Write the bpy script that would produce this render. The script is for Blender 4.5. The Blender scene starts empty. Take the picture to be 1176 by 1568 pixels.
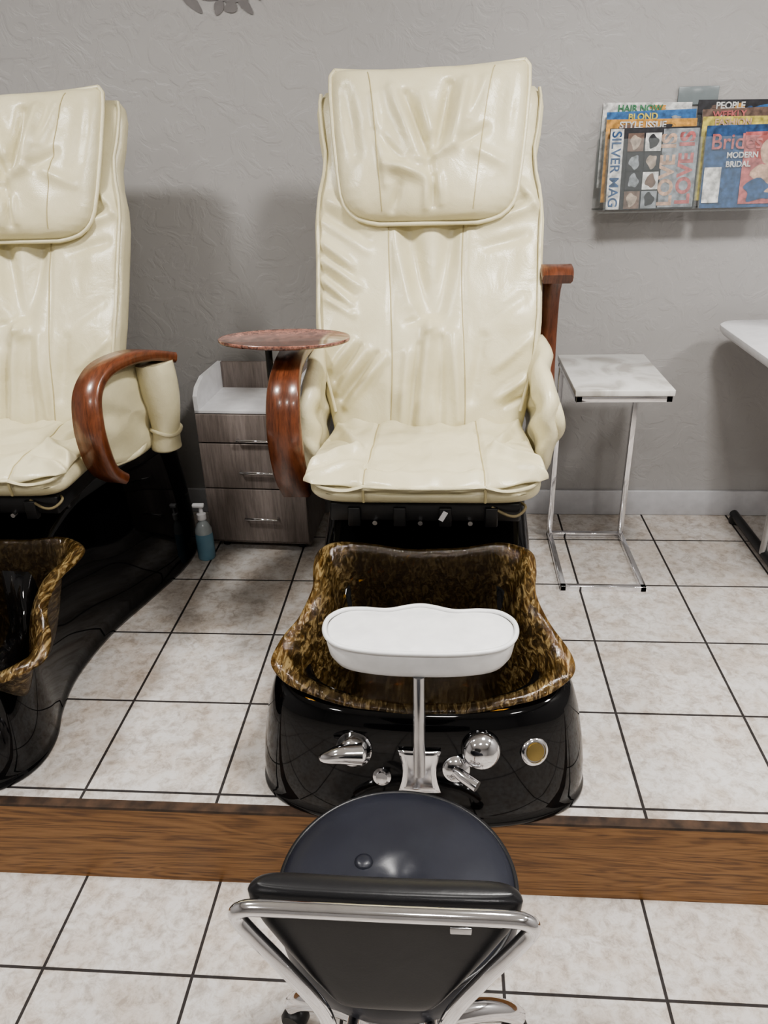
import bpy, bmesh, math, random
import numpy as np
from mathutils import Matrix, Vector, noise
from mathutils.bvhtree import BVHTree

P = 0.225      # platform height
WY = 2.765     # back wall
RY = 1.24      # riser plane
random.seed(3)
COL = bpy.context.collection

# ------------------------------------------------------------------ helpers
def link(o, parent=None):
    COL.objects.link(o)
    if parent is not None:
        o.parent = parent
    return o

def empty(name, loc=(0, 0, 0), rz=0.0):
    e = bpy.data.objects.new(name, None)
    e.location = loc
    e.rotation_euler = (0, 0, rz)
    e.empty_display_size = 0.1
    return link(e)

def mesh(name, verts, faces, mat=None, parent=None, smooth=True, doubles=0.0):
    m = bpy.data.meshes.new(name)
    m.from_pydata([tuple(v) for v in verts], [], faces)
    bm = bmesh.new(); bm.from_mesh(m)
    if doubles > 0:
        bmesh.ops.remove_doubles(bm, verts=bm.verts, dist=doubles)
    bmesh.ops.recalc_face_normals(bm, faces=bm.faces)
    bm.to_mesh(m); bm.free()
    if smooth:
        m.polygons.foreach_set('use_smooth', [True] * len(m.polygons))
    o = bpy.data.objects.new(name, m)
    if mat is not None:
        m.materials.append(mat)
    return link(o, parent)

def box(name, c, s, mat, parent=None, bevel=0.0, rot=None, seg=2):
    bm = bmesh.new()
    bmesh.ops.create_cube(bm, size=1.0)
    bmesh.ops.scale(bm, vec=s, verts=bm.verts)
    if bevel > 0:
        bmesh.ops.bevel(bm, geom=bm.edges[:], offset=bevel, segments=seg, affect='EDGES', profile=0.5)
    if rot is not None:
        bmesh.ops.transform(bm, matrix=rot.to_4x4(), verts=bm.verts)
    bmesh.ops.translate(bm, vec=c, verts=bm.verts)
    m = bpy.data.meshes.new(name); bm.to_mesh(m); bm.free()
    m.materials.append(mat)
    if bevel > 0:
        m.polygons.foreach_set('use_smooth', [True] * len(m.polygons))
        try: m.set_sharp_from_angle(angle=math.radians(50))
        except Exception: pass
    return link(bpy.data.objects.new(name, m), parent)

def catmull(pts, n, closed=False):
    pts = [np.array(p, float) for p in pts]
    out = []; N_ = len(pts)
    segs = N_ if closed else N_ - 1
    for i in range(segs):
        if closed:
            p0, p1, p2, p3 = pts[(i-1) % N_], pts[i], pts[(i+1) % N_], pts[(i+2) % N_]
        else:
            p0 = pts[max(i-1, 0)]; p1 = pts[i]; p2 = pts[i+1]; p3 = pts[min(i+2, N_-1)]
        for k in range(n):
            t = k / n
            out.append(0.5*((2*p1)+(-p0+p2)*t+(2*p0-5*p1+4*p2-p3)*t*t+(-p0+3*p1-3*p2+p3)*t**3))
    if not closed: out.append(pts[-1])
    return out

def tube(name, path, r, mat, parent=None, n=10, closed=False, smooth_n=0, sect=None, cap=True, side=None):
    if smooth_n: path = catmull(path, smooth_n, closed)
    path = [Vector(p) for p in path]
    NN = len(path)
    if sect is None:
        rr = r if callable(r) else (lambda t: r)
    verts = []; faces = []
    prev = None
    for i, p in enumerate(path):
        if closed: t = path[(i+1) % NN] - path[(i-1) % NN]
        else: t = path[min(i+1, NN-1)] - path[max(i-1, 0)]
        t.normalize()
        if side is not None:
            a = Vector(side); a = (a - t*a.dot(t)).normalized()
        elif prev is None:
            a = t.cross(Vector((0, 0, 1)))
            if a.length < 1e-3: a = t.cross(Vector((1, 0, 0)))
            a.normalize()
        else:
            a = (prev - t*prev.dot(t)).normalized()
        prev = a
        b = t.cross(a)
        if sect is None:
            R_ = rr(i/(NN-1 if NN > 1 else 1))
            for k in range(n):
                an = 2*math.pi*k/n
                verts.append(p + a*(R_*math.cos(an)) + b*(R_*math.sin(an)))
            M = n
        else:
            sc = sect(i/(NN-1))
            for (u, v) in sc: verts.append(p + a*u + b*v)
            M = len(sc)
    for i in range(NN if closed else NN-1):
        j = (i+1) % NN
        for k in range(M):
            faces.append((i*M+k, i*M+(k+1) % M, j*M+(k+1) % M, j*M+k))
    if cap and not closed:
        faces.append(tuple(range(M))); faces.append(tuple((NN-1)*M+k for k in range(M)))
    o = mesh(name, verts, faces, mat, parent)
    try: o.data.set_sharp_from_angle(angle=math.radians(60))
    except Exception: pass
    return o

def rings(name, rl, mat, parent=None, closed_ends=True, smooth=True, sharp=None):
    M = len(rl[0]); verts = [v for r in rl for v in r]; faces = []
    for i in range(len(rl)-1):
        for k in range(M):
            faces.append((i*M+k, i*M+(k+1) % M, (i+1)*M+(k+1) % M, (i+1)*M+k))
    if closed_ends:
        faces.append(tuple(range(M))); faces.append(tuple((len(rl)-1)*M+k for k in range(M)))
    o = mesh(name, verts, faces, mat, parent, smooth)
    if sharp:
        try: o.data.set_sharp_from_angle(angle=math.radians(sharp))
        except Exception: pass
    return o

def lathe(name, prof, mat, parent=None, origin=(0, 0, 0), axis=(0, 0, 1), n=32, sharp=50):
    ax = Vector(axis).normalized()
    q = Vector((0, 0, 1)).rotation_difference(ax)
    rl = []
    for r, h in prof:
        rl.append([Vector(origin) + q @ Vector((r*math.cos(2*math.pi*k/n), r*math.sin(2*math.pi*k/n), h)) for k in range(n)])
    return rings(name, rl, mat, parent, True, True, sharp)

def sstep(a, b, x):
    t = np.clip((x-a)/(b-a), 0, 1); return t*t*(3-2*t)

# ------------------------------------------------------------------ materials
def newmat(name):
    m = bpy.data.materials.new(name); m.use_nodes = True
    nt = m.node_tree
    return m, nt, nt.nodes['Principled BSDF']

def N(nt, typ, **kw):
    n = nt.nodes.new(typ)
    for k, v in kw.items():
        if k in n.inputs.keys(): n.inputs[k].default_value = v
        else: setattr(n, k, v)
    return n

def coords(nt, scale=(1, 1, 1), loc=(0, 0, 0), rot=(0, 0, 0)):
    tc = nt.nodes.new('ShaderNodeTexCoord'); mp = nt.nodes.new('ShaderNodeMapping')
    mp.inputs['Scale'].default_value = scale; mp.inputs['Location'].default_value = loc; mp.inputs['Rotation'].default_value = rot
    nt.links.new(tc.outputs['Object'], mp.inputs['Vector'])
    return mp.outputs['Vector']

def ramp(nt, src, stops):
    r = nt.nodes.new('ShaderNodeValToRGB')
    el = r.color_ramp.elements
    el[0].position = stops[0][0]; el[0].color = (*stops[0][1], 1)
    el[1].position = stops[-1][0]; el[1].color = (*stops[-1][1], 1)
    for p, c in stops[1:-1]:
        e = el.new(p); e.color = (*c, 1)
    nt.links.new(src, r.inputs['Fac'])
    return r.outputs['Color']

def bump(nt, bs, src, strength=0.2, dist=0.01):
    b = nt.nodes.new('ShaderNodeBump'); b.inputs['Strength'].default_value = strength; b.inputs['Distance'].default_value = dist
    nt.links.new(src, b.inputs['Height']); nt.links.new(b.outputs['Normal'], bs.inputs['Normal'])
    return b

def plain(name, c, rough=0.5, metal=0.0, coat=0.0, nscale=30, var=0.06, bstr=0.03, spec=0.5):
    m, nt, bs = newmat(name)
    v = coords(nt)
    n = N(nt, 'ShaderNodeTexNoise', Scale=nscale, Detail=3.0); nt.links.new(v, n.inputs['Vector'])
    c = np.array(c)
    col = ramp(nt, n.outputs['Fac'], [(0.3, tuple(c*(1-var))), (0.7, tuple(np.minimum(c*(1+var), 1)))])
    nt.links.new(col, bs.inputs['Base Color'])
    bs.inputs['Roughness'].default_value = rough; bs.inputs['Metallic'].default_value = metal
    bs.inputs['Coat Weight'].default_value = coat; bs.inputs['Coat Roughness'].default_value = 0.05
    bs.inputs['Specular IOR Level'].default_value = spec
    if bstr: bump(nt, bs, n.outputs['Fac'], bstr, 0.005)
    return m

def mat_leather(name, c1, c2, rough=0.36, bstr=0.25):
    m, nt, bs = newmat(name)
    v = coords(nt)
    big = N(nt, 'ShaderNodeTexNoise', Scale=5.0, Detail=4.0, Roughness=0.6); nt.links.new(v, big.inputs['Vector'])
    col = ramp(nt, big.outputs['Fac'], [(0.3, c1), (0.7, c2)])
    nt.links.new(col, bs.inputs['Base Color'])
    fine = N(nt, 'ShaderNodeTexVoronoi', Scale=420.0); nt.links.new(v, fine.inputs['Vector'])
    med = N(nt, 'ShaderNodeTexNoise', Scale=13.0, Detail=3.0, Distortion=0.8); nt.links.new(v, med.inputs['Vector'])
    mx = N(nt, 'ShaderNodeMath', operation='MULTIPLY_ADD'); mx.inputs[1].default_value = 0.05
    nt.links.new(fine.outputs['Distance'], mx.inputs[0]); nt.links.new(med.outputs['Fac'], mx.inputs[2])
    bump(nt, bs, mx.outputs[0], bstr, 0.016)
    rr = N(nt, 'ShaderNodeMapRange'); rr.inputs['To Min'].default_value = rough-0.06; rr.inputs['To Max'].default_value = rough+0.08
    nt.links.new(big.outputs['Fac'], rr.inputs['Value']); nt.links.new(rr.outputs[0], bs.inputs['Roughness'])
    return m

def mat_wood(name, dark, light, scale, rough=0.35, coat=0.3, rot=(0, 0, 0), contrast=(0.35, 0.65), detail=8.0, dist=1.2):
    m, nt, bs = newmat(name)
    v = coords(nt, scale=scale, rot=rot)
    a = N(nt, 'ShaderNodeTexNoise', Scale=1.0, Detail=detail, Roughness=0.65, Distortion=dist); nt.links.new(v, a.inputs['Vector'])
    b = N(nt, 'ShaderNodeTexNoise', Scale=6.0, Detail=5.0, Roughness=0.7); nt.links.new(v, b.inputs['Vector'])
    mx = N(nt, 'ShaderNodeMath', operation='MULTIPLY_ADD'); mx.inputs[1].default_value = 0.45
    nt.links.new(b.outputs['Fac'], mx.inputs[0])
    m2 = N(nt, 'ShaderNodeMath', operation='MULTIPLY'); m2.inputs[1].default_value = 0.6
    nt.links.new(a.outputs['Fac'], m2.inputs[0]); nt.links.new(m2.outputs[0], mx.inputs[2])
    mid = tuple((np.array(dark)+np.array(light))/2)
    col = ramp(nt, mx.outputs[0], [(contrast[0], dark), ((contrast[0]+contrast[1])/2, mid), (contrast[1], light)])
    nt.links.new(col, bs.inputs['Base Color'])
    bs.inputs['Roughness'].default_value = rough; bs.inputs['Coat Weight'].default_value = coat; bs.inputs['Coat Roughness'].default_value = 0.12
    bump(nt, bs, mx.outputs[0], 0.12, 0.003)
    return m

def mat_oak(name):
    m, nt, bs = newmat(name)
    v = coords(nt, scale=(1.3, 1, 13.0))
    a = N(nt, 'ShaderNodeTexNoise', Scale=1.0, Detail=3.0, Roughness=0.45, Distortion=1.2); nt.links.new(v, a.inputs['Vector'])
    f = N(nt, 'ShaderNodeMath', operation='MULTIPLY'); f.inputs[1].default_value = 75.0; nt.links.new(a.outputs['Fac'], f.inputs[0])
    sn = N(nt, 'ShaderNodeMath', operation='SINE'); nt.links.new(f.outputs[0], sn.inputs[0])
    v2 = coords(nt, scale=(7, 60, 190))
    n = N(nt, 'ShaderNodeTexNoise', Scale=1.0, Detail=5.0, Roughness=0.7); nt.links.new(v2, n.inputs['Vector'])
    mx = N(nt, 'ShaderNodeMath', operation='MULTIPLY_ADD'); mx.inputs[1].default_value = 0.10
    nt.links.new(sn.outputs[0], mx.inputs[0]); nt.links.new(n.outputs['Fac'], mx.inputs[2])
    col = ramp(nt, mx.outputs[0], [(0.28, (0.10, 0.043, 0.014)), (0.48, (0.225, 0.108, 0.036)), (0.68, (0.31, 0.16, 0.06))])
    nt.links.new(col, bs.inputs['Base Color'])
    bs.inputs['Roughness'].default_value = 0.45
    bump(nt, bs, mx.outputs[0], 0.15, 0.003)
    return m

def mat_tile(name, T, px, py):
    m, nt, bs = newmat(name)
    v = coords(nt, loc=(-px, -py, 0))
    br = nt.nodes.new('ShaderNodeTexBrick')
    br.offset = 0.0; br.squash = 1.0
    br.inputs['Scale'].default_value = 1.0
    br.inputs['Brick Width'].default_value = T; br.inputs['Row Height'].default_value = T
    br.inputs['Mortar Size'].default_value = 0.0038; br.inputs['Mortar Smooth'].default_value = 0.25
    br.inputs['Bias'].default_value = 0.0
    br.inputs['Color1'].default_value = (0.58, 0.555, 0.53, 1); br.inputs['Color2'].default_value = (0.64, 0.62, 0.60, 1)
    br.inputs['Mortar'].default_value = (0.032, 0.028, 0.028, 1)
    nt.links.new(v, br.inputs['Vector'])
    v2 = coords(nt)
    n1 = N(nt, 'ShaderNodeTexNoise', Scale=34.0, Detail=9.0, Roughness=0.75, Distortion=0.4); nt.links.new(v2, n1.inputs['Vector'])
    n2 = N(nt, 'ShaderNodeTexNoise', Scale=9.0, Detail=4.0, Roughness=0.6); nt.links.new(v2, n2.inputs['Vector'])
    c1 = ramp(nt, n1.outputs['Fac'], [(0.38, (0.58, 0.53, 0.49)), (0.48, (0.84, 0.81, 0.78)), (0.57, (1.0, 1.0, 1.0))])
    c2 = ramp(nt, n2.outputs['Fac'], [(0.38, (0.88, 0.82, 0.76)), (0.56, (1, 1, 1))])
    mA = nt.nodes.new('ShaderNodeMix'); mA.data_type = 'RGBA'; mA.blend_type = 'MULTIPLY'; mA.inputs[0].default_value = 0.85
    nt.links.new(br.outputs['Color'], mA.inputs[6]); nt.links.new(c1, mA.inputs[7])
    mB = nt.nodes.new('ShaderNodeMix'); mB.data_type = 'RGBA'; mB.blend_type = 'MULTIPLY'; mB.inputs[0].default_value = 0.8
    nt.links.new(mA.outputs[2], mB.inputs[6]); nt.links.new(c2, mB.inputs[7])
    nt.links.new(mB.outputs[2], bs.inputs['Base Color'])
    rg = N(nt, 'ShaderNodeMapRange'); rg.inputs['To Min'].default_value = 0.37; rg.inputs['To Max'].default_value = 0.85
    nt.links.new(br.outputs['Fac'], rg.inputs['Value']); nt.links.new(rg.outputs[0], bs.inputs['Roughness'])
    hh = N(nt, 'ShaderNodeMath', operation='MULTIPLY_ADD'); hh.inputs[1].default_value = -1.0
    n1m = N(nt, 'ShaderNodeMath', operation='MULTIPLY'); n1m.inputs[1].default_value = 0.15
    nt.links.new(n1.outputs['Fac'], n1m.inputs[0])
    nt.links.new(br.outputs['Fac'], hh.inputs[0]); nt.links.new(n1m.outputs[0], hh.inputs[2])
    bump(nt, bs, hh.outputs[0], 0.6, 0.003)
    return m

def mat_wall(name, c):
    m, nt, bs = newmat(name)
    v = coords(nt)
    n1 = N(nt, 'ShaderNodeTexNoise', Scale=11.0, Detail=5.0, Roughness=0.55, Distortion=1.5); nt.links.new(v, n1.inputs['Vector'])
    n2 = N(nt, 'ShaderNodeTexNoise', Scale=1.5, Detail=2.0); nt.links.new(v, n2.inputs['Vector'])
    c = np.array(c)
    col = ramp(nt, n2.outputs['Fac'], [(0.3, tuple(c*0.97)), (0.7, tuple(c*1.03))])
    nt.links.new(col, bs.inputs['Base Color'])
    r = ramp(nt, n1.outputs['Fac'], [(0.45, (0, 0, 0)), (0.56, (1, 1, 1))])
    bs.inputs['Roughness'].default_value = 0.5
    bump(nt, bs, r, 0.3, 0.003)
    return m

M_leather = mat_leather('cream_leather', (0.59, 0.535, 0.35), (0.68, 0.63, 0.44), rough=0.30)
M_stitch = plain('cream_piping', (0.42, 0.36, 0.20), 0.5, bstr=0)
M_black = plain('black_gloss_acrylic', (0.003, 0.003, 0.0035), 0.05, nscale=3, bstr=0.02, spec=0.4)
M_dark = plain('dark_metal', (0.012, 0.012, 0.013), 0.4, metal=0.0)
M_wood = mat_wood('armrest_wood', (0.035, 0.010, 0.005), (0.17, 0.055, 0.024), (40, 6, 6), 0.28, 0.4)
M_oak = mat_oak('oak_riser')
M_lam = mat_wood('grey_laminate', (0.13, 0.105, 0.095), (0.28, 0.24, 0.22), (38, 38, 2.5), 0.5, 0.0)
M_burl = mat_wood('tray_burl', (0.05, 0.018, 0.012), (0.33, 0.15, 0.11), (44, 44, 44), 0.15, 1.0, contrast=(0.42, 0.60))
M_chrome = plain('chrome', (0.80, 0.80, 0.82), 0.09, metal=1.0, bstr=0)
M_steel = plain('brushed_steel', (0.50, 0.50, 0.51), 0.25, metal=1.0, bstr=0)
M_white = plain('white_vinyl', (0.74, 0.74, 0.74), 0.35, coat=0.1)
M_whitelam = plain('white_laminate', (0.74, 0.74, 0.76), 0.3)
M_trimw = plain('trim_paint', (0.50, 0.50, 0.52), 0.4)
M_blkvin = mat_leather('black_vinyl', (0.008, 0.008, 0.009), (0.014, 0.014, 0.016), 0.32, 0.06)
M_slate = mat_leather('slate_vinyl', (0.012, 0.013, 0.020), (0.019, 0.021, 0.031), 0.36, 0.05)
M_tile_up = mat_tile('platform_tile', 0.314, 0.440, 2.545)
M_tile_lo = mat_tile('floor_tile', 0.321, 0.450, 1.012)
M_wall = mat_wall('wall_paint', (0.365, 0.355, 0.35))
M_ceil = plain('ceiling_paint', (0.75, 0.75, 0.75), 0.8)
M_brass = plain('brass', (0.5, 0.38, 0.16), 0.3, metal=1.0)

def mat_marble():
    m, nt, bs = newmat('marble_top')
    v = coords(nt)
    n1 = N(nt, 'ShaderNodeTexNoise', Scale=7.0, Detail=5.0, Roughness=0.5, Distortion=1.0); nt.links.new(v, n1.inputs['Vector'])
    col = ramp(nt, n1.outputs['Fac'], [(0.35, (0.42, 0.40, 0.37)), (0.5, (0.62, 0.61, 0.59)), (0.6, (0.68, 0.67, 0.65))])
    nt.links.new(col, bs.inputs['Base Color']); bs.inputs['Roughness'].default_value = 0.2
    return m
M_marble = mat_marble()

def mat_amber():
    # smoky amber resin: near-black in the well, gold crackle in the flared lips
    m, nt, bs = newmat('amber_resin')
    v = coords(nt, scale=(95, 18, 60), rot=(0.0, 0.0, 0.12))
    n1 = N(nt, 'ShaderNodeTexNoise', Scale=1.0, Detail=5.0, Roughness=0.6, Distortion=1.2); nt.links.new(v, n1.inputs['Vector'])
    sx = nt.nodes.new('ShaderNodeSeparateXYZ'); nt.links.new(coords(nt), sx.inputs[0])
    ab = N(nt, 'ShaderNodeMath', operation='ABSOLUTE'); nt.links.new(sx.outputs['X'], ab.inputs[0])
    mr = N(nt, 'ShaderNodeMapRange'); mr.inputs['From Min'].default_value = .16; mr.inputs['From Max'].default_value = .25
    mr.inputs['To Min'].default_value = 0.10; mr.inputs['To Max'].default_value = 1.0
    nt.links.new(ab.outputs[0], mr.inputs['Value'])
    mf = N(nt, 'ShaderNodeMapRange'); mf.inputs['From Min'].default_value = -.97; mf.inputs['From Max'].default_value = -1.02
    mf.inputs['To Min'].default_value = 0.0; mf.inputs['To Max'].default_value = 0.65
    nt.links.new(sx.outputs['Y'], mf.inputs['Value'])
    mxm = N(nt, 'ShaderNodeMath', operation='MAXIMUM'); nt.links.new(mr.outputs[0], mxm.inputs[0]); nt.links.new(mf.outputs[0], mxm.inputs[1])
    gold = ramp(nt, n1.outputs['Fac'], [(0.42, (0.02, 0.013, 0.004)), (0.52, (0.12, 0.078, 0.028)), (0.62, (0.36, 0.27, 0.13))])
    mm = nt.nodes.new('ShaderNodeMix'); mm.data_type = 'RGBA'; mm.blend_type = 'MIX'
    nt.links.new(mxm.outputs[0], mm.inputs[0]); mm.inputs[6].default_value = (0.0, 0.0, 0.0, 1); nt.links.new(gold, mm.inputs[7])
    ad = nt.nodes.new('ShaderNodeMix'); ad.data_type = 'RGBA'; ad.blend_type = 'ADD'; ad.inputs[0].default_value = 1.0
    ad.inputs[6].default_value = (0.012, 0.008, 0.004, 1); nt.links.new(mm.outputs[2], ad.inputs[7])
    nt.links.new(ad.outputs[2], bs.inputs['Base Color'])
    bs.inputs['Roughness'].default_value = 0.08; bs.inputs['Specular IOR Level'].default_value = 0.6
    tr = nt.nodes.new('ShaderNodeBsdfTransparent'); tr.inputs['Color'].default_value = (0.70, 0.48, 0.20, 1)
    mx = nt.nodes.new('ShaderNodeMixShader')
    mx.inputs['Fac'].default_value = 0.42
    nt.links.new(bs.outputs[0], mx.inputs[1]); nt.links.new(tr.outputs[0], mx.inputs[2])
    out = [n for n in nt.nodes if n.type == 'OUTPUT_MATERIAL'][0]
    nt.links.new(mx.outputs[0], out.inputs['Surface'])
    bump(nt, bs, n1.outputs['Fac'], 0.45, 0.004)
    return m
M_amber = mat_amber()

# ------------------------------------------------------------------ room
def slab(name, x0, x1, y0, y1, z0, z1, mat):
    return box(name, ((x0+x1)/2, (y0+y1)/2, (z0+z1)/2), (x1-x0, y1-y0, z1-z0), mat)
XL, XR, YB, ZC = -3.0, 2.6, -2.6, 2.65
slab('floor', XL, XR, YB, RY+0.02, -0.1, 0.0, M_tile_lo)
slab('platform_floor', XL, XR, RY+0.022, WY, 0.0, P, M_tile_up)
slab('trim_1', XL, XR, RY, RY+0.022, 0.0, P-0.006, M_oak)
slab('trim_2', XL, XR, RY-0.002, RY+0.0215, P-0.0055, P+0.0015, plain('edge_strip', (0.05, 0.028, 0.016), 0.6, var=.6))
slab('wall_back', XL, XR, WY, WY+0.1, 0.0, ZC, M_wall)
slab('wall_left', XL-0.1, XL, YB, WY+0.1, 0.0, ZC, M_wall)
slab('wall_right', XR, XR+0.1, YB, WY+0.1, 0.0, ZC, M_wall)
slab('wall_front', XL, XR, YB-0.1, YB, 0.0, ZC, M_wall)
slab('ceiling', XL-0.1, XR+0.1, YB-0.1, WY+0.1, ZC, ZC+0.1, M_ceil)
box('baseboard_back', ((XL+XR)/2, WY-0.007, P+0.05), (XR-XL, 0.014, 0.10), M_trimw, bevel=0.003)

# ------------------------------------------------------------------ cushion builder
def cushion(name, W, S0, S1, frame, tf, tb, mat, parent, disp=None, nu=90, nv=90, n=6, nvp=14):
    u = np.linspace(-1, 1, nu)
    up = np.sign(u)*(1-(1-np.abs(u))**1.6)
    w_ = np.linspace(-1, 1, nv)
    vp = np.sign(w_)*(1-(1-np.abs(w_))**1.4)
    verts = []; faces = []
    for side in (1, -1):
        for j in range(nv):
            v01 = (vp[j]+1)/2; s = S0+(S1-S0)*v01
            hw = W(v01)
            for i in range(nu):
                x = hw*up[i]
                e = max(0.0, 1-abs(up[i])**n)**0.5 * max(0.0, 1-abs(vp[j])**nvp)**0.5
                d = (tf if side == 1 else -tb)*e
                if side == 1 and disp is not None:
                    d += disp(x, s)*min(1.0, e*1.6)
                verts.append(frame(x, s, d))
    off = nu*nv
    for o_ in (0, off):
        for j in range(nv-1):
            for i in range(nu-1):
                a = o_+j*nu+i
                faces.append((a, a+1, a+nu+1, a+nu))
    mesh(name, verts, faces, mat, parent, doubles=1e-5)
    def surf(x, s, lift=0.0):
        v = (s-S0)/(S1-S0); q = max(-1, min(1, x/max(W(v), 1e-4))); vv = 2*v-1
        e = max(0.0, 1-abs(q)**n)**0.5 * max(0.0, 1-abs(vv)**nvp)**0.5
        d = tf*e + (disp(x, s)*min(1.0, e*1.6) if disp else 0) + lift
        return frame(x, s, d)
    return surf

def interp(x, xs, ys):
    return float(np.interp(x, xs, ys))

def fold_sum(x, s, folds):
    d = 0.0
    for (x1, s1, x2, s2, w, a) in folds:
        dx, ds = x2-x1, s2-s1; L2 = dx*dx+ds*ds
        t = ((x-x1)*dx+(s-s1)*ds)/L2
        tc = min(1.0, max(0.0, t))
        px, ps = x1+dx*tc, s1+ds*tc
        q = ((x-px)**2+(s-ps)**2)/(w*w)
        if q < 9:
            d += a*math.exp(-q)*(0.35+0.65*math.sin(math.pi*min(1, max(0, 0.12+tc*0.76))))
    return d

YS = [80, 98, 180, 250, 342, 420, 500, 570, 640]
SS = [0.96, 0.93, 0.815, 0.71, 0.56, 0.42, 0.28, 0.14, 0.0]
KX = 0.00177
def F(x1, y1, x2, y2, w, a):
    return ((x1-652)*KX, interp(y1, YS, SS), (x2-652)*KX, interp(y2, YS, SS), w*.92, a*1.6)

BACK_FOLDS = [
    F(655, 500, 640, 635, .016, .012), F(690, 515, 700, 630, .014, .009), F(622, 540, 612, 635, .014, .009),
    F(672, 520, 672, 640, .012, -.010), F(640, 530, 625, 640, .010, -.009),
    F(620, 350, 650, 480, .028, -.022), F(690, 345, 668, 480, .028, -.020), F(596, 350, 625, 470, .02, .008),
    F(655, 505, 660, 512, .020, .013), F(622, 500, 640, 495, .012, -.006),
    F(490, 375, 535, 410, .013, .010), F(487, 400, 548, 442, .013, .011), F(490, 430, 535, 470, .013, .010), F(500, 462, 540, 486, .012, .008),
    F(488, 390, 540, 428, .008, -.008), F(488, 418, 540, 458, .008, -.008), F(492, 446, 535, 480, .008, -.007),
    F(560, 536, 515, 590, .013, .012), F(588, 545, 528, 610, .013, .012), F(540, 524, 508, 560, .012, .010), F(575, 540, 522, 600, .008, -.010),
    F(550, 530, 512, 575, .007, -.008),
    F(735, 352, 812, 325, .016, .009), F(790, 290, 818, 330, .014, .010), F(740, 385, 800, 370, .016, -.006), F(740, 335, 800, 312, .010, -.007),
    F(500, 310, 580, 352, .016, .009), F(495, 330, 560, 372, .014, -.008), F(492, 345, 560, 390, .014, .006),
    F(760, 600, 800, 575, .014, .009), F(755, 560, 810, 520, .014, .006), F(735, 520, 720, 600, .016, -.007), F(770, 610, 805, 595, .008, -.006),
    F(745, 500, 800, 460, .016, -.003),
]
PIL_FOLDS = [
    F(598, 140, 632, 245, .020, .014), F(640, 150, 655, 215, .016, .010), F(706, 135, 690, 235, .020, .016), F(735, 130, 712, 200, .014, .007),
    F(618, 150, 650, 255, .013, -.016), F(682, 135, 664, 250, .014, -.017), F(650, 235, 655, 285, .016, -.012),
    F(590, 272, 640, 290, .016, .015), F(640, 262, 690, 245, .014, .010), F(700, 240, 735, 215, .014, -.010),
    F(575, 215, 610, 262, .014, -.008), F(610, 305, 600, 335, .012, -.009), F(650, 290, 648, 335, .010, .008), F(668, 290, 672, 330, .010, .007), F(660, 290, 660, 332, .008, -.008),
    F(570, 150, 590, 300, .012, .006), F(720, 250, 760, 270, .016, .007), F(530, 140, 545, 250, .02, -.007), F(775, 130, 765, 230, .02, -.006),
]

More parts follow.
